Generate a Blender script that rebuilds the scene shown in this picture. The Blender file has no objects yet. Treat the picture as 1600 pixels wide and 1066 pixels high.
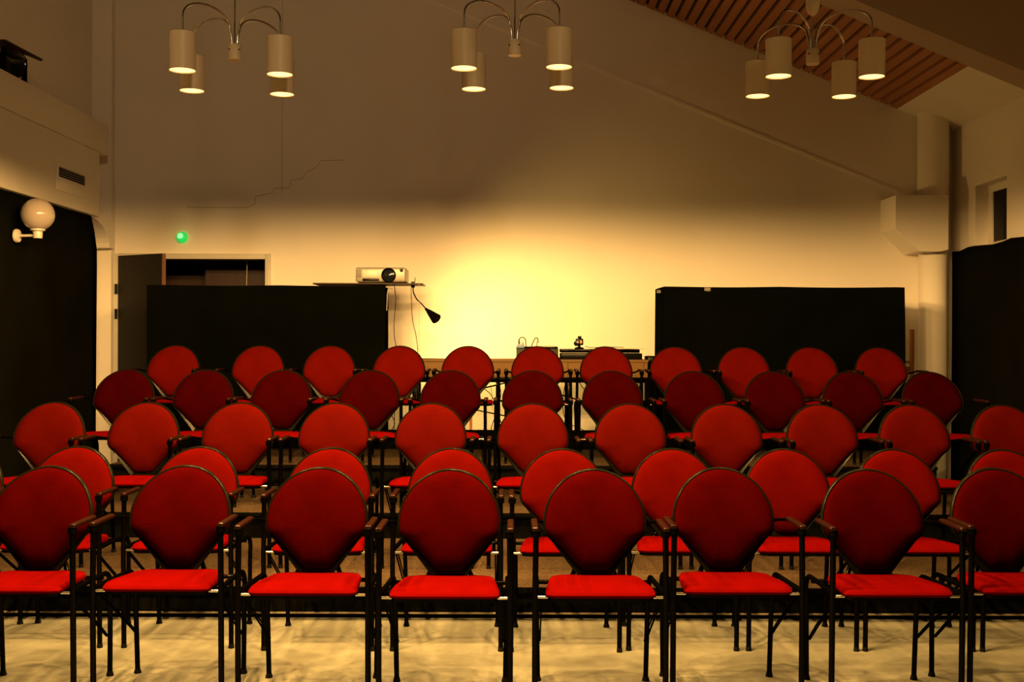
import bpy, bmesh, math, random
from mathutils import Vector, Matrix, noise
random.seed(7)
sc = bpy.context.scene
COL = sc.collection
PI = math.pi

# ------------------------------------------------------------------ camera, world, exposure
F = 1800.0            # focal length in pixels of the 1600 wide frame
H = 1.42              # lens height
Y0 = 533.0            # horizon row
cam_d = bpy.data.cameras.new('camera')
cam = bpy.data.objects.new('camera', cam_d)
COL.objects.link(cam)
cam_d.sensor_width = 36.0
cam_d.lens = F / 1600.0 * 36.0
cam.location = (0, 0, H)
cam.rotation_euler = (Matrix.Rotation(math.radians(90), 4, 'X') @ Matrix.Rotation(math.radians(0.18), 4, 'Z')).to_euler()
sc.camera = cam
w = bpy.data.worlds.new('world')
sc.world = w
w.use_nodes = True
w.node_tree.nodes['Background'].inputs[0].default_value = (1.0, 0.62, 0.34, 1)
w.node_tree.nodes['Background'].inputs[1].default_value = 0.03
sc.view_settings.view_transform = 'Standard'
sc.view_settings.look = 'None'
sc.view_settings.exposure = 0.32
sc.view_settings.gamma = 1.0
sc.view_settings.use_curve_mapping = False
sc.cycles.use_denoising = True
sc.cycles.max_bounces = 8
sc.cycles.diffuse_bounces = 5
sc.cycles.sample_clamp_indirect = 6.0
WARM = (1.0, 0.56, 0.17)       # colour of the tungsten bulbs
FILL_POWER = 540.0              # added fill lamp behind the camera, out of view
SPOT_POWER = 128.0
DIM_POWER = 34.0
FRONT_POWER = 300.0
BULB_POWER = 2.6               # emission strength of the reflector bulbs
DESK_POWER = 118.0               # watts of the clamp lamp

YW = 11.6                        # back wall
XL, XR = -4.01, 4.40

def P(x, y, Y):
    """pixel + distance -> point"""
    return Vector(((x - 800.0) * Y / F, Y, H + (Y0 - y) * Y / F))

# ------------------------------------------------------------------ materials
def mat(name, col, rough=0.6, metal=0.0, bump=0.0, bscale=60.0, var=0.0, vscale=4.0, sheen=0.0, coat=0.0, spec=0.5, col2=None):
    m = bpy.data.materials.new(name); m.use_nodes = True
    nt = m.node_tree; b = nt.nodes['Principled BSDF']
    b.inputs['Base Color'].default_value = (*col, 1)
    b.inputs['Roughness'].default_value = rough
    b.inputs['Metallic'].default_value = metal
    b.inputs['Specular IOR Level'].default_value = spec
    if sheen:
        b.inputs['Sheen Weight'].default_value = sheen
        b.inputs['Sheen Roughness'].default_value = 0.4
        b.inputs['Sheen Tint'].default_value = (*[min(1, c * 1.5) for c in col], 1)
    if coat: b.inputs['Coat Weight'].default_value = coat
    tc = nt.nodes.new('ShaderNodeTexCoord')
    if var or col2:
        n = nt.nodes.new('ShaderNodeTexNoise'); n.inputs['Scale'].default_value = vscale; n.inputs['Detail'].default_value = 6
        nt.links.new(tc.outputs['Object'], n.inputs['Vector'])
        r = nt.nodes.new('ShaderNodeValToRGB')
        r.color_ramp.elements[0].position = 0.3; r.color_ramp.elements[1].position = 0.7
        c2 = col2 if col2 else tuple(c * (1 - var) for c in col)
        r.color_ramp.elements[0].color = (*c2, 1); r.color_ramp.elements[1].color = (*col, 1)
        nt.links.new(n.outputs['Fac'], r.inputs['Fac'])
        nt.links.new(r.outputs['Color'], b.inputs['Base Color'])
    if bump:
        n2 = nt.nodes.new('ShaderNodeTexNoise'); n2.inputs['Scale'].default_value = bscale; n2.inputs['Detail'].default_value = 4
        nt.links.new(tc.outputs['Object'], n2.inputs['Vector'])
        bp = nt.nodes.new('ShaderNodeBump'); bp.inputs['Strength'].default_value = bump; bp.inputs['Distance'].default_value = 0.01
        nt.links.new(n2.outputs['Fac'], bp.inputs['Height'])
        nt.links.new(bp.outputs['Normal'], b.inputs['Normal'])
    return m

def black(name, col, gcol, rough, fac):
    m = bpy.data.materials.new(name); m.use_nodes = True
    nt = m.node_tree; nt.nodes.remove(nt.nodes['Principled BSDF'])
    d = nt.nodes.new('ShaderNodeBsdfDiffuse'); g = nt.nodes.new('ShaderNodeBsdfGlossy'); x = nt.nodes.new('ShaderNodeMixShader')
    n = nt.nodes.new('ShaderNodeTexNoise'); n.inputs['Scale'].default_value = 40
    r = nt.nodes.new('ShaderNodeMapRange'); r.inputs['To Min'].default_value = rough * .8; r.inputs['To Max'].default_value = rough * 1.2
    nt.links.new(n.outputs['Fac'], r.inputs['Value']); nt.links.new(r.outputs['Result'], g.inputs['Roughness'])
    d.inputs['Color'].default_value = (*col, 1); g.inputs['Color'].default_value = (*gcol, 1)
    x.inputs[0].default_value = fac
    nt.links.new(d.outputs[0], x.inputs[1]); nt.links.new(g.outputs[0], x.inputs[2])
    nt.links.new(x.outputs[0], nt.nodes['Material Output'].inputs['Surface'])
    return m

def emis(name, col, strength):
    m = bpy.data.materials.new(name); m.use_nodes = True
    nt = m.node_tree; b = nt.nodes['Principled BSDF']
    b.inputs['Base Color'].default_value = (*col, 1)
    b.inputs['Emission Color'].default_value = (*col, 1)
    b.inputs['Emission Strength'].default_value = strength
    return m

def wood(name, c1, c2, scale=3.0, stretch=(1, 1, 12), rough=0.5):
    m = bpy.data.materials.new(name); m.use_nodes = True
    nt = m.node_tree; b = nt.nodes['Principled BSDF']
    tc = nt.nodes.new('ShaderNodeTexCoord'); mp = nt.nodes.new('ShaderNodeMapping')
    mp.inputs['Scale'].default_value = tuple(scale * 12 / s for s in stretch)
    n = nt.nodes.new('ShaderNodeTexNoise'); n.inputs['Scale'].default_value = 1.0; n.inputs['Detail'].default_value = 8
    n.inputs['Distortion'].default_value = 0.6
    r = nt.nodes.new('ShaderNodeValToRGB')
    r.color_ramp.elements[0].position = 0.32; r.color_ramp.elements[1].position = 0.68
    r.color_ramp.elements[0].color = (*c2, 1); r.color_ramp.elements[1].color = (*c1, 1)
    nt.links.new(tc.outputs['Object'], mp.inputs['Vector']); nt.links.new(mp.outputs['Vector'], n.inputs['Vector'])
    nt.links.new(n.outputs['Fac'], r.inputs['Fac']); nt.links.new(r.outputs['Color'], b.inputs['Base Color'])
    b.inputs['Roughness'].default_value = rough
    return m

M = {}
M['wall'] = mat('wall_paint', (0.80, 0.74, 0.66), 0.85, bump=0.12, bscale=90, var=0.06, vscale=1.2)
M['plaster'] = mat('plaster', (0.81, 0.75, 0.67), 0.85, bump=0.1, bscale=70, var=0.05, vscale=1.5)
M['crack'] = mat('crack_dark', (0.36, 0.28, 0.20), 0.9)
M['trimline'] = mat('pale_trim', (0.86, 0.80, 0.70), 0.7)
M['floor'] = mat('concrete_floor', (0.21, 0.208, 0.152), 0.6, bump=0.25, bscale=30, col2=(0.14, 0.134, 0.095), vscale=7, spec=0.25)
M['carpet'] = mat('brown_carpet', (0.125, 0.078, 0.038), 0.95, bump=0.9, bscale=200, col2=(0.04, 0.025, 0.012), vscale=85, spec=0.1)
M['riser'] = mat('black_riser', (0.005, 0.005, 0.004), 0.8, bump=0.1, bscale=40, spec=0.0)
M['edge'] = mat('step_edge', (0.30, 0.25, 0.17), 0.4)
M['cloth'] = mat('black_cloth', (0.0025, 0.0028, 0.0013), 0.95, bump=0.5, bscale=180, spec=0.0, var=0.35, vscale=2.5)
M['curtain'] = mat('dark_curtain', (0.006, 0.006, 0.003), 0.97, bump=0.5, bscale=150, spec=0.0, var=0.4, vscale=1.5)
def velvet(name, c, c2):
    return mat(name, c, 0.9, bump=0.45, bscale=420, col2=c2, vscale=9, sheen=0.16, spec=0.0)
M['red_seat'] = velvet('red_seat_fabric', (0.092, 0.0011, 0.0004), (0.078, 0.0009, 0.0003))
M['red_back'] = velvet('red_back_fabric', (0.06750, 0.00157, 0.00045), (0.05500, 0.00122, 0.00036))  # back reds differ by row: the light level is put into the colour
M['red_mid'] = velvet('mid_lit_red_back_fabric', (0.05400, 0.00200, 0.00063), (0.04500, 0.00168, 0.00054))  # third row's light level painted into the red
M['red_rear'] = velvet('back_row_red_fabric', (0.07600, 0.00239, 0.00068), (0.06270, 0.00199, 0.00058))  # stronger light on the back row set in its fabric colour
M['red_shaded'] = velvet('shaded_red_back_fabric', (0.02875, 0.00052, 0.00028), (0.02125, 0.00039, 0.00022))  # front row backs: shade painted into the red
M['red_deep_shade'] = velvet('deep_shade_red_back_fabric', (0.01950, 0.00041, 0.00023), (0.01430, 0.00033, 0.00018))  # deeper shade of the fourth row painted into its red
M['shell'] = black('shell_plastic', (0.0045, 0.0042, 0.0022), (1, .95, .85), 0.28, 0.009)
M['blackmetal'] = black('black_metal', (0.0008, 0.0007, 0.0006), (1, .95, .9), 0.16, 0.0045)
M['chrome'] = mat('chrome', (0.62, 0.58, 0.52), 0.18, 1.0)
M['armwood'] = black('dark_red_arm', (0.010, 0.0028, 0.0014), (1, .9, .8), 0.22, 0.02)
M['rubber'] = mat('rubber', (0.004, 0.0035, 0.003), 0.6, spec=0.1)
M['shade'] = mat('cream_lacquer', (0.70, 0.60, 0.46), 0.42, var=0.04, vscale=6)
M['bulb'] = emis('bulb_glow', WARM, BULB_POWER)
M['opal'] = mat('opal_glass', (0.36, 0.30, 0.26), 0.12, coat=0.3)
M['whiteplastic'] = mat('white_plastic', (0.55, 0.50, 0.42), 0.4)
M['green'] = emis('green_light', (0.015, 0.60, 0.10), 0.6)
M['greencore'] = emis('green_core', (0.20, 1.0, 0.28), 1.1)
M['table'] = wood('honey_wood', (0.15, 0.076, 0.014), (0.115, 0.055, 0.009), 1.2, (12, 1, 1), 0.75)
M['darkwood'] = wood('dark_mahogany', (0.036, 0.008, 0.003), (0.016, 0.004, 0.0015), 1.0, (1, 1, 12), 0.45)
M['doorwood'] = wood('door_leaf_wood', (0.009, 0.006, 0.003), (0.005, 0.0035, 0.002), 1.0, (1, 1, 12), 0.6)
M['dooredge'] = wood('door_edge_wood', (0.17, 0.085, 0.04), (0.13, 0.06, 0.03), 1.0, (1, 1, 12), 0.5)
M['frame'] = mat('door_frame_paint', (0.50, 0.47, 0.40), 0.5)
M['orange'] = wood('orange_pine', (0.60, 0.22, 0.055), (0.50, 0.17, 0.04), 1.4, (1, 1, 12), 0.45)
M['slat'] = wood('ceiling_pine', (0.40, 0.155, 0.055), (0.31, 0.115, 0.04), 1.0, (1, 12, 1), 0.55)
M['dark'] = mat('dark_void', (0.03, 0.022, 0.016), 0.9)
M['beam'] = mat('beam_paint', (0.42, 0.32, 0.24), 0.8, bump=0.05, var=0.05)
M['silver'] = mat('silver_plastic', (0.25, 0.23, 0.18), 0.35, 0.1)
M['grey'] = mat('grey_plastic', (0.33, 0.30, 0.26), 0.45)
M['darkplastic'] = black('dark_plastic', (0.003, 0.0027, 0.0022), (1, .95, .9), 0.3, 0.007)
M['glass'] = mat('lens_glass', (0.006, 0.008, 0.008), 0.1, spec=0.5)
M['cable'] = black('cable', (0.006, 0.005, 0.004), (1, .95, .9), 0.3, 0.01)
M['cablepale'] = mat('pale_cable', (0.45, 0.38, 0.26), 0.5)
M['board'] = mat('shelf_board', (0.045, 0.028, 0.016), 0.5, spec=0.15)
M['pane'] = mat('night_pane', (0.003, 0.003, 0.003), 0.1, spec=0.1)
M['blue'] = mat('blue_plastic', (0.18, 0.26, 0.42), 0.4)

# ------------------------------------------------------------------ mesh helpers
class MB:
    def __init__(s): s.bm = bmesh.new(); s.mats = []; s.mi = 0
    def use(s, m):
        if m not in s.mats: s.mats.append(m)
        s.mi = s.mats.index(m); return s
    def _new(s, fs, smooth=False):
        for f in fs:
            f.material_index = s.mi; f.smooth = smooth
    def box(s, a, b, bevel=0.0, rot=None, seg=2):
        lo = [min(a[i], b[i]) for i in range(3)]; hi = [max(a[i], b[i]) for i in range(3)]
        t = bmesh.new(); r = bmesh.ops.create_cube(t, size=1)
        for v in t.verts:
            v.co = Vector([lo[i] + (v.co[i] + .5) * (hi[i] - lo[i]) for i in range(3)])
        if bevel: bmesh.ops.bevel(t, geom=t.edges[:], offset=bevel, segments=seg, affect='EDGES', profile=0.5)
        if rot is not None:
            for v in t.verts: v.co = rot @ v.co
        s._merge(t, bevel > 0)
        return s
    def _merge(s, t, smooth):
        vm = {v: s.bm.verts.new(v.co) for v in t.verts}
        fs = [s.bm.faces.new([vm[v] for v in f.verts]) for f in t.faces]
        s._new(fs, smooth); t.free()
    def tube(s, pts, r, n=10, caps=True, radii=None):
        pts = [Vector(p) for p in pts]; rings = []
        up = None
        for i, p in enumerate(pts):
            d = (pts[min(i + 1, len(pts) - 1)] - pts[max(i - 1, 0)]).normalized()
            if up is None:
                up = d.orthogonal().normalized()
            else:
                up = (up - d * up.dot(d)).normalized()
            q = d.cross(up)
            rr = radii[i] if radii else r
            rings.append([s.bm.verts.new(p + (up * math.cos(2 * PI * k / n) + q * math.sin(2 * PI * k / n)) * rr) for k in range(n)])
        fs = []
        for a, b in zip(rings, rings[1:]):
            for k in range(n): fs.append(s.bm.faces.new((a[k], a[(k + 1) % n], b[(k + 1) % n], b[k])))
        if caps:
            fs.append(s.bm.faces.new(rings[0][::-1])); fs.append(s.bm.faces.new(rings[-1]))
        s._new(fs, True); return s
    def lathe(s, prof, o=(0, 0, 0), axis=(0, 0, 1), n=32, capa=False, capb=False):
        o = Vector(o); ax = Vector(axis).normalized(); u = ax.orthogonal().normalized(); v = ax.cross(u); rings = []
        for r, h in prof:
            rings.append([s.bm.verts.new(o + ax * h + (u * math.cos(2 * PI * k / n) + v * math.sin(2 * PI * k / n)) * max(r, 1e-5)) for k in range(n)])
        fs = []
        for a, b in zip(rings, rings[1:]):
            for k in range(n): fs.append(s.bm.faces.new((a[k], a[(k + 1) % n], b[(k + 1) % n], b[k])))
        if capa: fs.append(s.bm.faces.new(rings[0][::-1]))
        if capb: fs.append(s.bm.faces.new(rings[-1]))
        s._new(fs, True); return s
    def prism(s, poly, vec):
        vec = Vector(vec); a = [s.bm.verts.new(Vector(p)) for p in poly]; b = [s.bm.verts.new(Vector(p) + vec) for p in poly]
        n = len(a); fs = [s.bm.faces.new(a[::-1]), s.bm.faces.new(b)]
        for k in range(n): fs.append(s.bm.faces.new((a[k], a[(k + 1) % n], b[(k + 1) % n], b[k])))
        s._new(fs); return s
    def rings(s, rs, capa=True, capb=True):
        vs = [[s.bm.verts.new(Vector(p)) for p in r] for r in rs]; n = len(vs[0]); fs = []
        for a, b in zip(vs, vs[1:]):
            for k in range(n): fs.append(s.bm.faces.new((a[k], a[(k + 1) % n], b[(k + 1) % n], b[k])))
        if capa: fs.append(s.bm.faces.new(vs[0][::-1]))
        if capb: fs.append(s.bm.faces.new(vs[-1]))
        s._new(fs, True); return s
    def build(s, name, m=None, parent=None, sharp=40):
        if m is not None and not s.mats: s.mats = [m]
        bmesh.ops.recalc_face_normals(s.bm, faces=s.bm.faces[:])
        me = bpy.data.meshes.new(name)
        for f in s.bm.faces: pass
        for e in s.bm.edges:
            if len(e.link_faces) == 2 and e.calc_face_angle(0) > math.radians(sharp): e.smooth = False
        s.bm.to_mesh(me); s.bm.free()
        for x in s.mats: me.materials.append(x)
        o = bpy.data.objects.new(name, me); COL.objects.link(o)
        if parent is not None: o.parent = parent
        return o

def tag(o, label=None, cat=None, group=None, kind=None):
    if label: o['label'] = label
    if cat: o['category'] = cat
    if group: o['group'] = group
    if kind: o['kind'] = kind
    return o
def thing(name, loc, label, cat, group=None, rz=0):
    o = bpy.data.objects.new(name, None); COL.objects.link(o)
    o.location = loc; o.rotation_euler = (0, 0, rz); o.empty_display_size = 0.05
    return tag(o, label, cat, group)
def copy_tree(o, parent=None):
    c = o.copy(); COL.objects.link(c); c.parent = parent
    for ch in list(o.children): copy_tree(ch, c)
    return c
def struct(o, label, cat):
    return tag(o, label, cat, kind='structure')
def smooth_path(pts, n=8):
    """Catmull-Rom through points"""
    pts = [Vector(p) for p in pts]; q = [pts[0] * 2 - pts[1]] + pts + [pts[-1] * 2 - pts[-2]]; out = []
    for i in range(1, len(q) - 2):
        for k in range(n):
            t = k / n; a, b, c, d = q[i - 1], q[i], q[i + 1], q[i + 2]
            out.append(0.5 * ((2 * b) + (c - a) * t + (2 * a - 5 * b + 4 * c - d) * t * t + (3 * b - a - 3 * c + d) * t ** 3))
    out.append(pts[-1]); return out

# ------------------------------------------------------------------ room shell
ZT = 8.4
def ceil_z(x): return 3.77 - 0.402 * (x - 3.87)
struct(MB().box((-4.6, -4.2, -0.12), (4.9, YW + 0.3, 0)).build('floor', M['floor']), 'pale speckled concrete floor of the hall', 'floor')

# back wall with the doorway (opening X -3.96..-2.48, z < 2.24)
b = MB()
b.box((-4.6, YW, 0), (-3.965, YW + 0.22, ZT)); b.box((-3.965, YW, 2.245), (-2.475, YW + 0.22, ZT)); b.box((-2.475, YW, 0), (4.9, YW + 0.22, ZT))
wb = struct(b.build('wall_back', M['wall']), 'tall plastered end wall with crack and pale sloping line', 'wall')
# crack, stepped along the block joints
cr = []
for x, y in [(290, 325), (340, 326), (384, 326), (398, 320), (399, 308), (425, 303), (428, 296), (452, 294), (454, 283), (472, 280), (478, 270), (494, 262), (500, 252), (538, 251)]:
    cr.append(P(x, y, YW - 0.001))
MB().tube(cr, 0.0028, 5).build('crack', M['crack'], wb)
MB().box((P(440, 0, YW).x - .002, YW - .002, 2.9), (P(440, 0, YW).x + .002, YW, 5.4)).build('wall_joint', M['crack'], wb)
# pale sloping line
a0, a1 = P(600, -24, YW), P(1402, 301, YW)
MB().prism([(a0.x, YW, a0.z), (a1.x, YW, a1.z), (a1.x, YW, a1.z + .032), (a0.x, YW, a0.z + .032)], (0, -.009, 0)).build('sloping_ledge', M['trimline'], wb)

# left wall: set back above, projecting lintel below
wl = struct(MB().box((-4.45, -4.2, 0), (-4.2, YW, ZT)).build('wall_left', M['wall']), 'left wall set back above the projecting lintel', 'wall')
b = MB()
b.box((-4.2, -4.0, 3.20), (-3.90, 11.12, 3.485), 0.006)
b.box((-4.2, -4.0, 2.585), (-3.915, 10.92, 3.195), 0.006)
struct(b.build('trim_1', M['plaster']), 'projecting plaster lintel along the left wall', 'lintel')
b = MB(); b.box((-4.2, 11.49, 0), (-4.0, YW, 2.99)); b.box((-4.2, 11.50, 2.99), (-4.004, YW, ZT))
struct(b.build('trim_2', M['plaster']), 'narrow plastered pier in the left rear corner', 'pier')
poly = [(-4.15, 10.75, 2.60), (-4.15, 11.48, 2.60), (-4.15, 11.48, 2.325), (-4.15, 11.33, 2.325)]
for k in range(1, 9):
    t = k / 9 * PI / 2
    poly.append((-4.15, 10.75 + 0.58 * math.cos(t), 2.325 + 0.26 * math.sin(t)))
struct(MB().prism(poly, (0.19, 0, 0)).build('trim_3', M['plaster']), 'curved plaster bracket under the end of the lintel', 'bracket')
# right wall with window recess
b = MB(); X1, X2 = 4.42, 4.80; yA, yB, zA, zB = 10.30, 11.0, 2.30, 2.915
b.box((X1, -4.2, 0), (X2, yA, ZT)); b.box((X1, yB, 0), (X2, YW, ZT)); b.box((X1, yA, zB), (X2, yB, ZT)); b.box((X1, yA, 0), (X2, yB, zA))
struct(b.build('wall_right', M['wall']), 'plastered right wall above the black curtain', 'wall')
wn = MB()
for (a, c) in (((4.54, yA, zA), (4.59, yA + .05, zB)), ((4.54, yB - .10, zA), (4.59, yB, zB)), ((4.54, yA + .05, zB - .07), (4.59, yB - .10, zB)), ((4.54, yA + .05, zA), (4.59, yB - .10, zA + .07))):
    wn.box(a, c, 0.004)
wn = struct(wn.build('window_1', M['plaster']), 'small deep-set window with a dark pane high on the right wall', 'window')
MB().box((4.555, yA + .049, zA + .069), (4.565, yB - .099, zB - .069)).build('pane', M['pane'], wn)
struct(MB().box((-4.45, -4.4, 0), (4.8, -4.2, ZT)).build('wall_front', M['curtain']), 'wall behind the camera', 'wall')

# ceiling: slats on dark ground, sloping down to the right
ce = MB()
def slab(x0, x1, y0, y1, t, dz=0):
    return [(x0, y0, ceil_z(x0) + dz), (x1, y0, ceil_z(x1) + dz), (x1, y0, ceil_z(x1) + dz + t), (x0, y0, ceil_z(x0) + dz + t)], (0, y1 - y0, 0)
ce.use(M['dark']); ce.prism(*slab(-4.45, 3.87, 9.0, YW, .08, .035)).prism(*slab(-4.45, 4.8, -4.2, 9.0, .08, 1.25))
ce.use(M['plaster']); ce.prism(*slab(3.87, 4.8, 9.0, YW, .12, -.002))
ce = struct(ce.build('ceiling'), 'sloping ceiling with a plain plaster border on the right', 'ceiling')
sl = MB(); x = 3.868
while x > -1.2:
    sl.prism(*slab(x - .068, x, 9.30, YW, .03, 0)); x -= 0.098
sl.build('ceiling_slats', M['slat'], ce)
# big roof beam
bm_ = [(-4.2, 8.95, 3.615 - .415 * (-4.2 - 3.77)), (4.42, 8.95, 3.615 - .415 * (4.42 - 3.77)), (4.42, 8.95, ceil_z(4.42) + .02), (4.42, 8.95, ceil_z(4.42) + 1.3), (-4.2, 8.95, ceil_z(-4.2) + 1.3)]
bm_ = [bm_[0], bm_[1], bm_[3], bm_[4]]
struct(MB().prism(bm_, (0, .36, 0)).build('trim_4', M['beam']), 'deep plastered roof beam crossing above the lamps', 'beam')

# right rear column with corbel
cx, cy = 4.13, 11.28
b = MB()
b.lathe([(0.138, 0), (0.138, 2.33)], (cx + .045, cy + .15, 0), n=36)
b.lathe([(0.15, 2.33), (0.15, 3.75)], (cx + .05, cy + .17, 0), n=36)
za = P(0, 303, 11.14).z; zb = P(0, 355, 11.14).z; zc = P(0, 391, 11.14).z
xa = P(1399, 0, 11.14).x; xb = P(1437, 0, 11.14).x; xc = P(1481, 0, 11.14).x
b.prism([(xa, 11.14, za), (xc, 11.14, za), (xc, 11.14, zc + .02), (xb + .2, 11.14, zc), (xb, 11.14, zc), (xa, 11.14, zb)], (0, .46, 0))
struct(b.build('trim_5', M['plaster']), 'round plastered column with a corbel in the right rear corner', 'column')

# doorway
def door():
    d = MB(); z = 2.29; x0, x1 = -4.005, -2.43
    d.box((x0, YW - .025, 0), (x0 + .055, YW + .2, z), .004); d.box((x1 - .055, YW - .025, 0), (x1, YW + .2, z), .004)
    d.box((x0 + .055, YW - .025, z - .055), (x1 - .055, YW + .2, z), .004)
    f = struct(d.build('door_1', M['frame']), 'wide painted door frame behind the left black partition', 'door')
    p0, p1 = Vector((-3.955, 11.56, 0)), Vector((-3.40, 11.20, 0)); dr = (p1 - p0).normalized(); nn = Vector((-dr.y, dr.x, 0))
    L = (p1 - p0).length
    R = Matrix.Translation(p0) @ Matrix.Rotation(math.atan2(dr.y, dr.x), 4, 'Z')
    lf = MB().use(M['doorwood']).box((0, 0, .01), (L - .012, .04, 2.262), rot=R).use(M['dooredge']).box((L - .012, 0, .01), (L, .04, 2.262), rot=R).build('door_leaf', None, f)
    for zz in (1.93, 1.68):
        MB().tube([(-3.972, 11.555, zz - .05), (-3.972, 11.555, zz + .05)], .014, 10).build('hinge', M['darkplastic'], f)
    return f
door()
# hallway behind the door
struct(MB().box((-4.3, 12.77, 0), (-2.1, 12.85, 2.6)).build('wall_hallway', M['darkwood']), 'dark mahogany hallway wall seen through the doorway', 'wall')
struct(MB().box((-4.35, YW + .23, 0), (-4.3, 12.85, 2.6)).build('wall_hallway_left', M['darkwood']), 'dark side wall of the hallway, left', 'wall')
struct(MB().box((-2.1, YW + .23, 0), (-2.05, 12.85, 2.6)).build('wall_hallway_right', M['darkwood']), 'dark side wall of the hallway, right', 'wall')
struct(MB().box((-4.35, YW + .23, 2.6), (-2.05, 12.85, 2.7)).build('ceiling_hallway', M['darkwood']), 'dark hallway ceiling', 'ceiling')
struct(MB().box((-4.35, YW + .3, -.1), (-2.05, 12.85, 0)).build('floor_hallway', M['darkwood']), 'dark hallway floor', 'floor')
cb = MB().box((-3.29, 12.35, 0), (-2.12, 12.75, 2.45))
cb.box((-2.95, 12.34, .05), (-2.945, 12.36, 2.4))
cb = tag(cb.build('wardrobe', M['darkwood']), 'dark mahogany cupboard in the hallway behind the doorway', 'cupboard')
pc = P(386, 405, 11.95); pd = P(384, 446, 11.95)
tag(MB().tube([(pc.x, 11.95, 2.6), pc, (pd.x, 11.95, 1.75)], .004, 6).tube([(pd.x, 11.95, 1.75), (pd.x, 11.95, 1.98)], .008, 8).build('pull_cord', M['cablepale']), 'thin pale pull cord hanging in the doorway', 'cord')

# ------------------------------------------------------------------ wall things
t = thing('exit_light', P(285, 373, YW), 'round glowing green light on the wall above the doorway', 'light')
MB().lathe([(0.0, 0), (.045, 0), (.045, .02)], (0, 0, 0), (0, -1, 0), 28).build('base', M['whiteplastic'], t)
MB().lathe([(.058, .018)] + [(.058 * math.cos(k * PI / 16), .02 + .052 * math.sin(k * PI / 16)) for k in range(0, 9)], (0, 0, 0), (0, -1, 0), 28).build('dome', M['green'], t)
MB().lathe([(.03 * math.cos(k * PI / 12), .062 + .016 * math.sin(k * PI / 12)) for k in range(0, 7)], (-.006, 0, .01), (0, -1, 0), 20, capa=True).build('glowing_core', M['greencore'], t)

g0 = Vector((-3.915, 9.12, 0)); g0.z = H + (Y0 - 371) * 9.12 / F
t = thing('globe_wall_lamp', g0, 'unlit white opal globe lamp on the left curtained wall', 'lamp')
MB().lathe([(0, 0), (.052, 0), (.056, .012), (.05, .03), (.02, .034)], (-.02, 0, 0), (1, 0, 0), 28, capb=True).build('wall_plate', M['whiteplastic'], t)
MB().tube([(0, 0, 0), (.09, -.02, .0), (.165, -.03, .0)], .011, 12).build('arm', M['whiteplastic'], t)
MB().lathe([(0, -.022), (.034, -.022), (.036, -.005), (.036, .03), (.056, .04), (.056, .05)], (.17, -.03, 0), (0, 0, 1), 28).build('cup', M['whiteplastic'], t)
MB().lathe([(.128 * math.sin(max(.35, k * PI / 24)), -.128 * math.cos(max(.35, k * PI / 24))) for k in range(2, 25)], (.17, -.03, .165), (0, 0, 1), 40).build('globe', M['opal'], t)

t = thing('air_vent', (-3.915, 10.2, 2.71), 'flat ventilation panel with a dark louvred slot on the lintel', 'vent')
MB().box((0, -.32, 0), (.014, .33, .22), .003).build('panel', M['plaster'], t)
MB().box((.010, -.29, .115), (.016, .30, .20)).build('slot', M['darkplastic'], t)
for k in range(4):
    MB().box((.012, -.29, .127 + k * .02), (.024, .30, .132 + k * .02)).build('louvre', M['grey'], t)

t = thing('floodlight', (-4.02, 9.30, 3.485), 'black stage floodlight with a raised flap on the left lintel ledge', 'floodlight')
MB().box((-.03, -.34, 0), (.10, .07, .012), .003).build('base_plate', M['darkplastic'], t)
for yy in (-.33, .055):
    MB().box((.03, yy - .007, .01), (.075, yy + .007, .215), .002).build('yoke_arm', M['blackmetal'], t)
MB().lathe([(0, -.12), (.06, -.115), (.10, -.06), (.118, .0), (.118, .035)], (.03, -.14, .13), (.75, -.65, -.05), 32).build('housing', M['darkplastic'], t)
MB().lathe([(0, .012), (.10, .02), (.114, .03)], (.03, -.14, .13), (.75, -.65, -.05), 32).build('lens', M['glass'], t)
MB().prism([(-.08, -.34, .262), (.10, -.40, .245), (.20, .06, .205), (.17, .10, .205), (.02, .05, .262), (-.08, .0, .275)], (0, 0, .009)).build('barn_door_flap', M['board'], t)

t = thing('fill_floodlight', (1.2, -2.6, 3.9), 'added fill floodlight behind the camera, aimed at the upper back wall', 'floodlight')  # unseen lamp, added to lift the upper left wall
q = Vector((-4.2, 11.6, 5.2)) - Vector((1.2, -2.6, 3.9)); q.normalize()
MB().lathe([(0, -.28), (.12, -.26), (.2, -.1), (.24, .0), (.24, .04), (.22, .04), (.18, -.1), (0, -.22)], (0, 0, 0), q, 32).build('housing', M['darkplastic'], t)
MB().tube([(-.26, 0, 0), (-.26, 0, .3), (.26, 0, .3), (.26, 0, 0)], .012, 8).tube([(0, 0, .3), (0, 0, 1.9)], .012, 8).build('yoke', M['blackmetal'], t)
fl = bpy.data.lights.new('fill_light', 'SPOT'); fl.energy = FILL_POWER; fl.color = (1.0, 0.66, 0.33); fl.spot_size = math.radians(56); fl.spot_blend = 1.0; fl.shadow_soft_size = .2
fo = bpy.data.objects.new('fill_light', fl); COL.objects.link(fo); fo.parent = t; fo.location = q * .08; fo.rotation_euler = q.to_track_quat('-Z', 'Y').to_euler()

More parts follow.
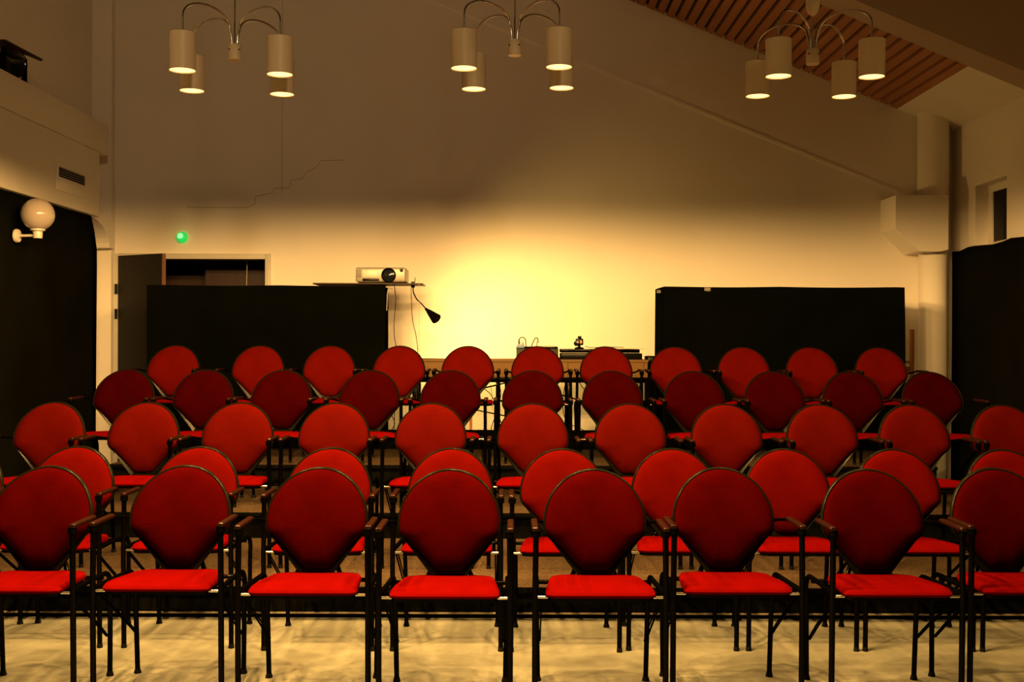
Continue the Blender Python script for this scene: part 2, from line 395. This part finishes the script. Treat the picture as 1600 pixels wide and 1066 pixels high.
# curtains on the side walls
def curtain(x, y0, y1, z0, z1, name, label, sgn, wav):
    b = MB(); ny, nz = 70, 16; g = []
    for i in range(ny + 1):
        row = []
        for j in range(nz + 1):
            yy = y0 + (y1 - y0) * i / ny; zz = z0 + (z1 - z0) * j / nz
            if name == 'black_curtain' and sgn > 0 and i == ny:
                yy -= 0.10 * max(0, (zz - 2.2) / .38) ** 2 * 1.5
            d = wav * (math.sin(yy * 9 + math.sin(yy * 2.1) * 2) * .6 + .4 * math.sin(yy * 21 + zz))
            if sgn < 0 and j == nz: zz += .012 * math.sin(yy * 7) + .008 * math.sin(yy * 17)
            row.append(b.bm.verts.new((x + sgn * (d + wav), yy, zz)))
        g.append(row)
    fs = [b.bm.faces.new((g[i][j], g[i + 1][j], g[i + 1][j + 1], g[i][j + 1])) for i in range(ny) for j in range(nz)]
    b._new(fs, True)
    o = b.build(name, M['curtain']); m = o.modifiers.new('s', 'SOLIDIFY'); m.thickness = .008; m.offset = -sgn
    return tag(o, label, 'curtain', 'dark curtains on the side walls')
curtain(-3.985, -2.0, 10.99, 0.01, 2.60, 'black_curtain', 'dark curtain covering the left wall below the lintel', 1, .012)
curtain(4.405, -2.0, 11.50, 0.01, 2.33, 'black_curtain', 'dark curtain covering the right wall below the small window', -1, .012)

# ------------------------------------------------------------------ seating platforms
def platform(x0, x1, y0, y1, z0, z1, label, wavy=True):
    t = thing('seating_platform', ((x0 + x1) / 2, y0, 0), label, 'platform', 'stepped seating platforms')
    o = Vector(t.location)
    def L(a): return Vector(a) - o
    y1 -= .014
    MB().box(L((x0, y0 + .012, z0)), L((x1, y1, z1 - .012))).build('riser', M['riser'], t)
    MB().box(L((x0, y0, z1 - .012)), L((x1, y1, z1)), .003).build('carpet', M['carpet'], t)
    MB().box(L((x0, y0 - .012, z1 - .03)), L((x1, y0, z1 - .001)), .003).build('edge_strip', M['riser'], t)
    MB().box(L((x0, y0 - .004, z0 + .022)), L((x1, y0 + .012, z0 + .030)), .002).build('lower_rail', M['edge'] if z0 < .1 else M['riser'], t)
    return t
ST = 0.162
platform(-3.05, 3.2, 5.89, 7.34, 0, ST, 'lowest carpeted seating platform, one step above the floor')
platform(-3.05, 3.2, 7.34, 8.66, 0, 2 * ST, 'middle carpeted seating platform, two steps above the floor')
platform(-3.02, 3.2, 8.66, 9.95, 0, 3 * ST, 'highest carpeted seating platform under the back row of chairs')
kb = MB().box((-3.02, 9.95, .3), (3.2, 10.0, .644), .004).box((-3.02, 9.944, .624), (3.2, 10.004, .648), .004)
kb.box((-3.02, 9.95, 0), (3.2, 10.0, .31))
tag(kb.build('kickboard', M['riser']), 'low black board along the rear edge of the highest platform', 'board')
platform(-1.08, 1.30, 10.02, 11.45, 0, 3 * ST, 'carpeted platform under the wooden desk by the back wall')

# ------------------------------------------------------------------ chairs
def bez(a, c, b, n):
    return [((1 - t) ** 2 * a[0] + 2 * (1 - t) * t * c[0] + t * t * b[0], (1 - t) ** 2 * a[1] + 2 * (1 - t) * t * c[1] + t * t * b[1]) for t in [k / n for k in range(n + 1)]]
ZC = 0.685
def outline(r, zb, bw, rz=None):
    rz = rz or r
    a0 = math.radians(-4); pts = []
    for k in range(25):
        t = PI - a0 - (PI - 2 * a0) * k / 24
        pts.append((r * math.cos(t), ZC + rz * math.sin(t)))
    e = pts[-1]; br = (bw, zb)
    q = (e[0] + (br[0] - e[0]) * .22, e[1] - .012 + (br[1] - e[1]) * .22)
    c1 = bez(e, (e[0] + .001, e[1] - .028), q, 5)[1:]
    m1 = (br[0] + (q[0] - br[0]) * .14, br[1] + (q[1] - br[1]) * .14)
    mid = [(q[0] + (m1[0] - q[0]) * t, q[1] + (m1[1] - q[1]) * t) for t in (.33, .66)]
    c2 = bez(m1, br, (bw * .55, zb), 4)
    right = c1 + mid + c2
    left = [(-x, z) for x, z in right[::-1]]
    return pts + right + left
def back_y(x, z): return .355 + (z - .69) * .21 - 1.15 * x * x
def ring3(o, s, dy, cz=.675):
    return [(x * s, back_y(x * s, cz + (z - cz) * s) + dy, cz + (z - cz) * s) for x, z in o]
def seat_outline():
    pts = []; hf, hr, yf, yr = .2125, .178, -.035, .375
    cs = [(hf, yf, .05), (hr, yr, .085), (-hr, yr, .085), (-hf, yf, .05)]
    n = len(cs); out = []
    for i in range(n):
        a = Vector(cs[i - 1][:2]); b = Vector(cs[i][:2]); c = Vector(cs[(i + 1) % n][:2]); r = cs[i][2]
        p = b + (a - b).normalized() * r; q = b + (c - b).normalized() * r
        out += bez(p, b, q, 7)
        nx = Vector(cs[(i + 1) % n][:2]); rn = cs[(i + 1) % n][2]; p2 = nx + (b - nx).normalized() * rn
        out += [tuple(q.lerp(p2, t)) for t in (.25, .5, .75)]
    return out
SO = seat_outline()
def seat_ring(s, z, cy=.17):
    r = []
    for x, y in SO:
        X, Yy = x * s, cy + (y - cy) * s
        f = max(0, min(1, (.07 - Yy) / .105))
        zz = z - .024 * f * f * .8 * (1 if z > .475 else .25) - .022 * (Yy / .375)
        r.append((X, Yy, zz))
    return r

def make_chair(backm, label):
    t = thing('red_armchair', (0, 0, 0), label, 'chair')
    seat = MB().rings([seat_ring(.95, .456), seat_ring(.985, .459), seat_ring(1.0, .468), seat_ring(.995, .478), seat_ring(.965, .486), seat_ring(.88, .489), seat_ring(.6, .494), seat_ring(.25, .496)])
    seat.build('seat', M['red_seat'], t, 80)
    MB().rings([seat_ring(.90, .442), seat_ring(.965, .445), seat_ring(.965, .456)]).build('seat_pan', M['blackmetal'], t)
    oc = outline(.2005, .492, .050, .2015); os_ = outline(.2085, .462, .062, .2095)
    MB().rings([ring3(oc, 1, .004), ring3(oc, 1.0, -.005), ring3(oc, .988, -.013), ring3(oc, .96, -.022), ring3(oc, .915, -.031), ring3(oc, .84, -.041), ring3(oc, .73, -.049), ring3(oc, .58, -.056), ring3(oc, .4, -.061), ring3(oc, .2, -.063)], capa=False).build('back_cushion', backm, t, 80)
    MB().rings([ring3(oc, .985, -.002), ring3(os_, .985, -.006), ring3(os_, 1.0, .0), ring3(os_, 1.0, .018), ring3(os_, .98, .026), ring3(os_, .7, .036), ring3(os_, .3, .038)]).build('back_shell', M['shell'], t, 80)
    XP = .2475
    for s in (-1, 1):
        # front leg with the arm post
        lg = MB().tube([(s * XP, .012, .012), (s * XP, 0, .45), (s * (XP - .003), 0, .698)], .0112, 12).build('front_leg', M['blackmetal'], t)
        MB().lathe([(.0135, 0), (.013, .006), (.0118, .02)], (s * XP, .012, 0), n=14, capa=True).build('foot_glide', M['rubber'], lg)
        # rear leg bending forward into the side rail
        pts = [(s * .226, .47, .012), (s * .232, .455, .36)]
        for k in range(1, 7):
            a = k / 6 * PI / 2; pts.append((s * .235, .375 + .078 * math.cos(a), .372 + .078 * math.sin(a)))
        pts += [(s * .238, .2, .457), (s * XP, .005, .462)]
        lg = MB().tube(pts, .0105, 12).build('rear_leg', M['blackmetal'], t)
        MB().lathe([(.016, 0), (.015, .006), (.011, .02)], (s * .226, .47, 0), n=14, capa=True).build('foot_glide', M['rubber'], lg)
        # arm rest
        ar = MB().box((s * XP - .013, -.014, .700), (s * XP + .013, .215, .718), .0065, seg=3).build('armrest', M['armwood'], t)
        MB().lathe([(.0118, -.016), (.0165, -.014), (.0165, -.004), (.0175, .002), (.0165, .008)], (s * (XP - .003), 0, .694), n=18, capa=True, capb=True).build('armrest_collar', M['blackmetal'], ar)
        MB().tube([(s * (XP - .002), .195, .706), (s * (XP - .006), .25, .700), (s * .222, .31, .69), (s * .199, .325, .682)], .0068, 10).build('armrest_bracket', M['blackmetal'], t)
        # double wire brace
        MB().tube([(s * .232, .015, .44), (s * .229, .30, .27), (s * .225, .45, .172), (s * .226, .468, .165)], .0042, 8).tube([(s * .222, .015, .44), (s * .219, .30, .27), (s * .217, .45, .172)], .0035, 8).build('wire_brace', M['blackmetal'], t)
        MB().tube([(s * .10, .34, .44), (s * .07, .375, .50), (s * .055, .37, .56)], .010, 10).build('back_support', M['blackmetal'], t)
    MB().tube([(-XP, .004, .452), (XP, .004, .452)], .0055, 10).build('front_crossbar', M['chrome'], t)
    MB().tube([(-.235, .36, .435), (.235, .36, .435)], .009, 10).build('rear_crossbar', M['blackmetal'], t)
    return t

protos = {}
ORD = ['leftmost', 'second from left', 'third from left', 'fourth from left', 'fifth from left', 'sixth from left', 'seventh from left', 'eighth from left', 'ninth from left', 'tenth from left', 'rightmost']
rows = [
    # name, arm distance Ya, platform height, list of backrest centres (px), fabric
    ('front row', 4.37, 0.0, [(68, 4.40), (284, 4.44), (497, 4.38), (703, 4.33), (930, 4.35), (1130, 4.42), (1362, 4.38), (1563, 4.43)], 'red_shaded', 'with a red back darkened as shade'),
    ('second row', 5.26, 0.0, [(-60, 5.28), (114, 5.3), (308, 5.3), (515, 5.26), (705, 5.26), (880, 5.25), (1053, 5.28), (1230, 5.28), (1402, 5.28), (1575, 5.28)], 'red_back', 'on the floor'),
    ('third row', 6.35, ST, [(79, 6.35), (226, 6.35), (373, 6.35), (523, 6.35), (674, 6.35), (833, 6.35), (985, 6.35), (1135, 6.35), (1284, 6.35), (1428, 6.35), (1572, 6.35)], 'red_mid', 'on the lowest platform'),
    ('fourth row', 7.54, 2 * ST, [(195, 7.54), (319, 7.54), (441, 7.54), (578, 7.54), (704, 7.54), (832, 7.54), (957, 7.54), (1085, 7.54), (1210, 7.54), (1332, 7.54), (1456, 7.54)], 'red_deep_shade', 'with a red back in deeper painted shade'),
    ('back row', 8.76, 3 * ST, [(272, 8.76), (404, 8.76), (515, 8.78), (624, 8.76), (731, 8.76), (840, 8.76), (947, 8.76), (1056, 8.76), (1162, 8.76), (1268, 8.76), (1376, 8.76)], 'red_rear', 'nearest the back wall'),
]
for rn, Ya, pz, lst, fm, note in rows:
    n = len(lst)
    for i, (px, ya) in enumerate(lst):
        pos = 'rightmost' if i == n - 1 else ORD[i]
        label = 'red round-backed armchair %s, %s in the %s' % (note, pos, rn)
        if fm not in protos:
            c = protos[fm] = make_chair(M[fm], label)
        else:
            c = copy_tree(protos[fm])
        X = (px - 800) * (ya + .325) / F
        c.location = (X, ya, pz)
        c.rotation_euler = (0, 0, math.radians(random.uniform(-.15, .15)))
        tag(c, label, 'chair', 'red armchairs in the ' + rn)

# ------------------------------------------------------------------ chandeliers
BL = bpy.data.lights.new('bulb_light', 'SPOT'); BL.energy = SPOT_POWER; BL.color = WARM; BL.spot_size = PI; BL.spot_blend = 0.15; BL.shadow_soft_size = .022
BL2 = BL.copy(); BL2.energy = FRONT_POWER; BL3 = BL.copy(); BL3.energy = DIM_POWER
def make_chandelier(label):
    t = thing('pendant_chandelier', (0, 0, 0), label, 'chandelier', 'cream four-shade chandeliers')
    hub = MB().lathe([(.0, 0), (.036, 0), (.037, .008), (.037, .08), (.034, .088), (.0, .088)], (0, 0, .13), n=28)
    hub.build('hub', M['shade'], t)
    for k in range(4):
        a = PI / 4 + k * PI / 2
        MB().lathe([(.0045, -.002), (.0045, .004), (0, .005)], (.036 * math.cos(a), .036 * math.sin(a), .185), (math.cos(a), math.sin(a), 0), 8).build('screw', M['darkplastic'], t)
    R = .365
    for k in range(4):
        a = PI / 4 + k * PI / 2; d = Vector((math.cos(a), math.sin(a), 0))
        pts = [d * .020 + Vector((0, 0, .21)), d * .026 + Vector((0, 0, .27))]
        for j in range(0, 13):
            th = PI - j * PI / 12; rr = (R - .035) / 2
            pts.append(d * (.035 + rr + rr * math.cos(th)) + Vector((0, 0, .30 + .095 * math.sin(th) * (1.0)))) 
        pts.append(d * R + Vector((0, 0, .262))); pts.append(d * R + Vector((0, 0, .205)))
        MB().tube(smooth_path(pts, 3), .0055, 10).build('curved_arm', M['chrome'], t)
        o = d * R
        sh = MB().lathe([(.008, .207), (.066, .207), (.0715, .203), (.0715, 0), (.0695, 0), (.0695, .198), (.008, .2)], o, n=40).build('lamp_shade', M['shade'], t)
        MB().lathe([(0.001, -.001), (.035, .0), (.056, .002), (.0675, .006), (.0, .07)], o, n=28).build('bulb', M['bulb'], sh)
        so = bpy.data.objects.new('bulb_light', BL); COL.objects.link(so); so.parent = sh; so.location = o + Vector((0, 0, -.006))
    return t
def place_ch(c, x, y, z, rot, label):
    c.location = (x, y, z); c.rotation_euler = (0, 0, rot); c['label'] = label
    zt = ceil_z(x) + .03 - z
    MB().tube([(0, 0, .215), (0, 0, zt)], .0042, 8).build('hanging_rod', M['chrome'], c)
c1 = make_chandelier('x')
copies = [copy_tree(c1) for k in range(5)]
place_ch(c1, -1.575, 6.52, 2.875, math.radians(10), 'cream four-shade pendant chandelier on the left, nearest the doorway side')
place_ch(copies[0], .010, 6.50, 2.90, math.radians(-4), 'cream four-shade pendant chandelier hanging in the middle')
place_ch(copies[1], 1.722, 6.62, 2.885, math.radians(0.5), 'cream four-shade pendant chandelier on the right, under the slatted ceiling')
MB().lathe([(.006, .405), (.03, .43), (.04, .47), (.04, .50), (.0, .50)], n=24).build('canopy_cup', M['shade'], copies[1])
place_ch(copies[2], -1.575, 4.0, 2.90, math.radians(5), 'chandelier above the front of the hall, left of the camera')
place_ch(copies[3], .05, 4.0, 2.90, math.radians(12), 'chandelier above the front of the hall, right over the camera line')
place_ch(copies[4], 1.70, 4.0, 2.90, math.radians(-6), 'chandelier above the front of the hall, right of the camera')

for c, dat in ((copies[2], BL2), (copies[3], BL2), (copies[1], BL3), (copies[4], BL3)):
    for sh in c.children:
        for so in sh.children:
            if so.type == 'LIGHT': so.data = dat

# ------------------------------------------------------------------ black draped partitions
def draped(x0, x1, y0, y1, z1, label, seed):
    b = MB(); t = bmesh.new(); bmesh.ops.create_cube(t, size=1)
    bmesh.ops.subdivide_edges(t, edges=t.edges[:], cuts=22, use_grid_fill=True)
    for v in t.verts:
        u = v.co.copy()
        p = Vector((x0 + (u.x + .5) * (x1 - x0), y0 + (u.y + .5) * (y1 - y0), z1 * (u.z + .5)))
        q = noise.noise_vector(Vector((p.x * 2.2 + seed, p.y * 3, p.z * 1.1)))
        fold = math.sin(p.x * 8 + seed + math.sin(p.z * 2)) * .006 * (1 - u.z)
        sag = -.006 * abs(math.sin(p.x * 3.1 + seed)) if u.z > .49 else 0
        v.co = p + Vector((q.x * .010 + (.012 * (0.5 - u.z) * (1 if u.x > .49 else -1 if u.x < -.49 else 0)), (q.y * .018 + fold) * (1 if u.y < -.4 else .2), sag if u.z > .49 else q.z * .004))
        if v.co.z < .004: v.co.z = .004
    b._merge(t, True)
    return tag(b.build('draped_partition', M['cloth'], None, 60), label, 'partition', 'black draped partitions by the back wall')
draped(-3.28, -1.145, 10.35, 10.62, 1.915, 'tall black-draped partition on the left, carrying the projector', 0.3)
draped(1.36, 3.525, 10.35, 10.95, 1.915, 'tall black-draped partition on the right, with empty top', 5.1)
# crumpled silver tape on the right partition
def crumple(px, py, Y, s, label):
    b = MB(); n = 6; g = [[b.bm.verts.new(P(px, py, Y) + Vector(((i / n - .5) * s, random.uniform(-.012, .008), (j / n - .5) * s * .6 + random.uniform(-.006, .006)))) for j in range(n + 1)] for i in range(n + 1)]
    b._new([b.bm.faces.new((g[i][j], g[i + 1][j], g[i + 1][j + 1], g[i][j + 1])) for i in range(n) for j in range(n)])
    o = b.build('tape_scrap', M['silver']); m = o.modifiers.new('s', 'SOLIDIFY'); m.thickness = .003
    return tag(o, label, 'tape', 'crumpled tape scraps')
crumple(1105, 451, 10.34, .055, 'crumpled shiny tape on the top edge of the right black partition')
crumple(1029, 455, 10.37, .035, 'small shiny tape scrap at the upper left corner of the right partition')

# ------------------------------------------------------------------ projector, shelf board, clamp lamp, cables
bd0 = P(490, 445, 10.36); bd1 = P(661, 446, 10.36)
BZ = 1.935
tag(MB().box((bd0.x, 10.30, BZ - .012), (bd1.x, 10.66, BZ), .003).build('shelf_board', M['board']), 'thin dark board on the left partition, under the projector', 'board')
PY = 10.36
pj = thing('projector', (P(595, 0, PY).x, PY, BZ), 'silver and white video projector on the board above left partition', 'projector')
ox = pj.location.x
def lx(px): return P(px, 0, PY).x - ox
MB().box((lx(555), 0, .012), (lx(634), .30, .143), .018, seg=4).build('body', M['silver'], pj)
MB().box((lx(555.5), -.003, .045), (lx(564), .02, .128), .004).build('vent_grille', M['grey'], pj)
for k in range(5):
    MB().box((lx(556.5) + k * .009, -.006, .05), (lx(557.2) + k * .009, .0, .123)).build('grille_slat', M['darkplastic'], pj)
MB().box((lx(566), -.004, .055), (lx(590), .02, .122), .004).build('front_panel', M['whiteplastic'], pj)
MB().box((lx(566), -.003, .020), (lx(592), .02, .043), .004).build('lower_vent', M['darkplastic'], pj)
ln = MB().lathe([(.058, 0.0), (.064, -.004), (.066, -.03), (.060, -.034), (.054, -.02), (.05, .0)], (lx(607), .012, .073), (0, 1, 0), 40).build('lens_ring', M['darkplastic'], pj)
MB().lathe([(.001, -.022), (.03, -.018), (.052, -.012), (.056, -.018)], (lx(607), .012, .073), (0, 1, 0), 32).build('lens', M['glass'], ln)
MB().lathe([(.001, -.012), (.014, -.011), (.016, 0)], (lx(627), 0, .118), (0, 1, 0), 20).build('focus_knob', M['darkplastic'], pj)
for px in (561, 628):
    for yy in (.03, .27):
        MB().lathe([(.014, 0), (.013, .016)], (lx(px), yy, 0), n=14, capa=True).build('foot', M['rubber'], pj)

def cable(name, pts, r, label, m='cable', grp='loose cables at the back of the hall', n=6):
    return tag(MB().tube(smooth_path(pts, 6), r, n).build(name, M[m]), label, 'cable', grp)
cable('hanging_cable', [P(616, 446, 10.45), P(618, 470, 10.45), P(616, 500, 10.46), P(616, 525, 10.46), P(619, 548, 10.46), P(618, 600, 10.46), P(617, 640, 10.46), P(616, 690, 10.5)], .0035, 'dark cable hanging right beside the left black partition')
cable('hanging_cable', [P(642, 450, 10.22), P(643, 478, 10.22), P(645, 503, 10.22), P(650, 525, 10.22), P(653, 550, 10.22), P(655, 600, 10.22), P(654, 640, 10.22), P(652, 685, 10.22)], .003, 'thin dark cable hanging below the clamp lamp')
cable('hanging_cable', [P(654, 438, 10.215), P(655, 470, 10.215), P(655, 530, 10.215), P(658, 600, 10.215), P(660, 680, 10.215)], .0016, 'very thin pale cable hanging past the board end', 'cablepale')
# clip hanging on the corner of the partition
tag(MB().tube([P(607, 449, 10.32), P(605, 460, 10.32), P(604, 486, 10.32)], .004, 8).tube([P(603, 449, 10.32), P(612, 451, 10.31)], .008, 8).build('hanging_strap', M['grey']), 'grey strap hanging at the partition corner below the projector', 'strap')

lp = thing('clamp_lamp', P(645, 447, 10.42), 'black cone-shaded gooseneck lamp clamped to the board end', 'lamp')
lo = Vector(lp.location)
def Lp(px, py, Y): return P(px, py, Y) - lo
MB().box(Lp(642, 450, 10.41), Lp(648, 441, 10.45), .003).build('clamp', M['darkplastic'], lp)
MB().tube([Lp(648, 442, 10.43), Lp(648.5, 434, 10.43)], .004, 8).build('clamp_screw', M['chrome'], lp)
MB().tube(smooth_path([Lp(645, 449, 10.42), Lp(646, 458, 10.42), Lp(651, 468, 10.43), Lp(659, 476, 10.44), Lp(666, 484, 10.46)], 6), .0055, 10).build('gooseneck', M['blackmetal'], lp)
s0 = Lp(665, 483, 10.46); sd = Vector((.115, .135, -.115)).normalized()
MB().lathe([(.0, -.002), (.012, 0), (.016, .03), (.022, .045), (.05, .165), (.047, .165), (.018, .05), (.0, .045)], s0, sd, 32).build('cone_shade', M['darkplastic'], lp)
MB().lathe([(.012, .06), (.02, .09), (.026, .12), (.02, .14), (.0, .147)], s0, sd, 20).build('bulb', emis('desk_bulb', WARM, 6.0), lp)
ld = bpy.data.lights.new('lamp_light', 'SPOT'); ld.energy = DESK_POWER; ld.color = (1.0, .60, .16); ld.spot_size = math.radians(158); ld.spot_blend = 1.0; ld.shadow_soft_size = .03
lo_ = bpy.data.objects.new('lamp_light', ld); COL.objects.link(lo_); lo_.parent = lp
lo_.location = s0 + sd * .20; lo_.rotation_euler = Vector((1.1, 1, -.5)).to_track_quat('-Z', 'Y').to_euler()

# ------------------------------------------------------------------ desk with equipment
DZ = 3 * ST
TX0, TX1, TY0, TY1 = -.93, 1.215, 10.25, 10.85
dk = thing('wooden_desk', ((TX0 + TX1) / 2, TY0, DZ), 'honey-coloured wooden desk on black legs by the back wall', 'desk')
oo = Vector(dk.location)
def D(x, y, z): return Vector((x, y, z)) - oo
MB().box(D(TX0, TY0 - .01, 1.232), D(TX1, TY1, 1.256), .004).build('desk_top', M['table'], dk)
MB().box(D(TX0 + .008, TY0, 1.098), D(TX1 - .008, TY1 - .02, 1.232), .002).build('apron', M['table'], dk)
for px in (887.5, 770, 1006):
    xx = P(px, 0, TY0).x
    MB().box(D(xx - .003, TY0 - .003, 1.10), D(xx + .003, TY0 + .004, 1.23)).build('panel_joint', M['board'], dk)
MB().box(D(TX0 + .02, TY0 + .02, 1.050), D(TX1 - .02, TY0 + .06, 1.098), .002).build('black_rail', M['blackmetal'], dk)
for xx in (TX0 + .06, P(778, 0, TY0).x, P(890, 0, TY0).x, TX1 - .07):
    for yy in (TY0 + .05, TY1 - .08):
        MB().box(D(xx - .018, yy - .018, DZ), D(xx + .018, yy + .018, 1.06), .003).build('leg', M['blackmetal'], dk)
MB().tube([D(-.62, TY0 + .3, .90), D(.0, TY0 + .3, 1.05)], .007, 8).tube([D(.0, TY0 + .3, 1.06), D(.72, TY0 + .3, .85)], .007, 8).tube([D(-.5, TY0 + .32, .82), D(.3, TY0 + .32, .66)], .006, 8).build('diagonal_brace', M['blackmetal'], dk)
tw = MB().box((P(677, 0, 10.9).x - .01, 10.88, DZ), (P(677, 0, 10.9).x + .012, 10.91, .95)).box((P(736, 0, 10.9).x - .012, 10.88, DZ), (P(736, 0, 10.9).x + .014, 10.91, .92)).box((P(677, 0, 10.9).x - .01, 10.88, .88), (P(736, 0, 10.9).x + .01, 10.905, .92))
tag(tw.build('wooden_trestle', M['orange']), 'slim orange wooden trestle standing behind the desk', 'trestle')

# mixer with plugs
mx = thing('audio_mixer', (P(842, 0, 10.4).x, 10.32, 1.256), 'small dark audio mixer with plugs at the middle of the desk', 'mixer')
xo = mx.location.x
def mxx(px): return P(px, 0, 10.4).x - xo
MB().prism([(mxx(807), 0, 0), (mxx(807), .26, 0), (mxx(807), .26, .115), (mxx(807), .02, .095)], (mxx(872) - mxx(807), 0, 0)).build('body', M['darkplastic'], mx)
MB().box((mxx(808), .10, .10), (mxx(819), .2, .135), .004).build('jack_panel', M['blue'], mx)
for px, zz in ((812, .16), (817, .15), (839, .15)):
    MB().tube([(mxx(px), .15, .11), (mxx(px), .15, zz)], .006, 8).tube([(mxx(px), .15, .12), (mxx(px), .15, zz + .02)], .003, 8).build('plug', M['silver'], mx)
for k in range(8):
    MB().tube([(mxx(846 + k * 2.8), .2, .11), (mxx(846 + k * 2.8), .2, .125)], .005, 8).build('knob', M['whiteplastic'], mx)
cable('patch_cable', [P(811, 541, 10.46), P(811, 531, 10.46), P(816, 527, 10.46), P(821, 531, 10.46), P(822, 545, 10.46)], .0045, 'short black patch cable arched over the mixer, left end')
cable('patch_cable', [P(841, 536, 10.46), P(840, 529, 10.46), P(836, 529, 10.46), P(831, 540, 10.46), P(829, 548, 10.46)], .0045, 'short black patch cable arched over the mixer, centre')

# flat black case with opened lid
cs = thing('equipment_case', (P(935, 0, 10.5).x, 10.42, 1.256), 'flat black equipment case with its lid ajar on the desk', 'case')
xo2 = cs.location.x
def cx2(px): return P(px, 0, 10.5).x - xo2
MB().box((cx2(876), 0, 0), (cx2(1002), .32, .055), .004).build('case_body', M['darkplastic'], cs)
lidz = .085
MB().box((cx2(876), -.01, .060), (cx2(998), .34, .092), .003).build('case_lid', M['blackmetal'], cs)
MB().prism([(cx2(940), -.02, .098), (cx2(1005), -.02, .092), (cx2(1005), .3, .092), (cx2(940), .3, .098)], (0, 0, .005)).build('paper_sheet', M['cablepale'], cs)
# little camera
CZ = 1.256 + .093
vc = thing('video_camera', (P(905, 0, 10.5).x, 10.5, CZ), 'small dark video camera standing on the black case', 'camera')
MB().lathe([(0, 0), (.045, 0), (.04, .012), (.012, .02), (.012, .04)], n=20).build('stand', M['darkplastic'], vc)
MB().box((-.03, -.05, .035), (.035, .06, .095), .008).build('body', M['darkplastic'], vc)
MB().lathe([(.022, 0), (.024, .04), (.017, .042)], (-.02, -.05, .05), (-.3, -1, 0), 20, capb=True).build('lens', M['glass'], vc)
MB().box((-.012, -.03, .095), (.02, .03, .118), .005).build('viewfinder', M['darkplastic'], vc)
MB().box((.004, -.054, .05), (.024, -.049, .078), .001).build('front_label', M['orange'], vc)
cable('patch_cable', [P(914, 541, 10.5), P(925, 543, 10.48), P(945, 542, 10.5), P(975, 542.5, 10.5)], .003, 'thin cable lying from the camera across the case')
# tall black loudspeaker standing beside the desk
sp = thing('loudspeaker', (P(1010, 0, 10.6).x + .048, 10.62, DZ), 'tall narrow black column standing at the right end of the desk', 'loudspeaker')
MB().box((-.05, -.1, 0), (.04, .12, .80), .012, seg=3).build('cabinet', M['darkplastic'], sp)
MB().box((-.04, -.105, .03), (.03, -.098, .76), .003).build('grille', M['cloth'], sp)
# cables under the desk
for k, (pts, r) in enumerate([
    ([P(735, 594, 10.5), P(745, 600, 10.5), P(768, 618, 10.5), P(775, 645, 10.5), P(768, 672, 10.5), P(780, 690, 10.5)], .004),
    ([P(778, 597, 10.6), P(783, 615, 10.6), P(779, 640, 10.6), P(786, 668, 10.6), P(800, 690, 10.6)], .0035),
    ([P(905, 597, 10.5), P(914, 610, 10.5), P(924, 622, 10.5), P(926, 650, 10.5), P(932, 662, 10.5), P(928, 680, 10.5)], .004),
    ([P(884, 597, 10.6), P(881, 615, 10.6), P(880, 640, 10.6), P(887, 660, 10.6), P(905, 668, 10.6), P(918, 676, 10.6)], .0035),
    ([P(613, 650, 10.4), P(617, 662, 10.4), P(613, 672, 10.4), P(606, 682, 10.4)], .004),
    ([P(764, 594, 10.5), P(768, 610, 10.5), P(770, 640, 10.5)], .002)]):
    cable('loose_cable', pts, r, ['loose cable looping under the left half of the desk', 'loose cable hanging behind the middle desk legs', 'loose cable hanging under the right half of the desk', 'loose cable trailing near the desk centre towards the platform', 'cable curling low beside the left black partition', 'thin wire hanging from the desk front rail'][k])

# wooden stand at the right
ws = thing('wooden_stand', (P(1425, 0, 11.2).x, 11.2, 0), 'orange wooden stand with one tall post beside the right column', 'stand')
MB().box((-.018, -.02, 0), (.018, .02, H + 20 * 11.2 / F), .004).build('post', M['orange'], ws)
MB().box((-.30, -.015, 1.215), (-.015, .015, 1.24), .003).build('upper_bar', M['orange'], ws)
MB().box((-.30, -.015, 1.13), (-.015, .02, 1.185), .003).build('lower_bar', M['orange'], ws)
MB().box((-.32, -.02, 0), (-.285, .02, 1.3), .004).build('post', M['orange'], ws)
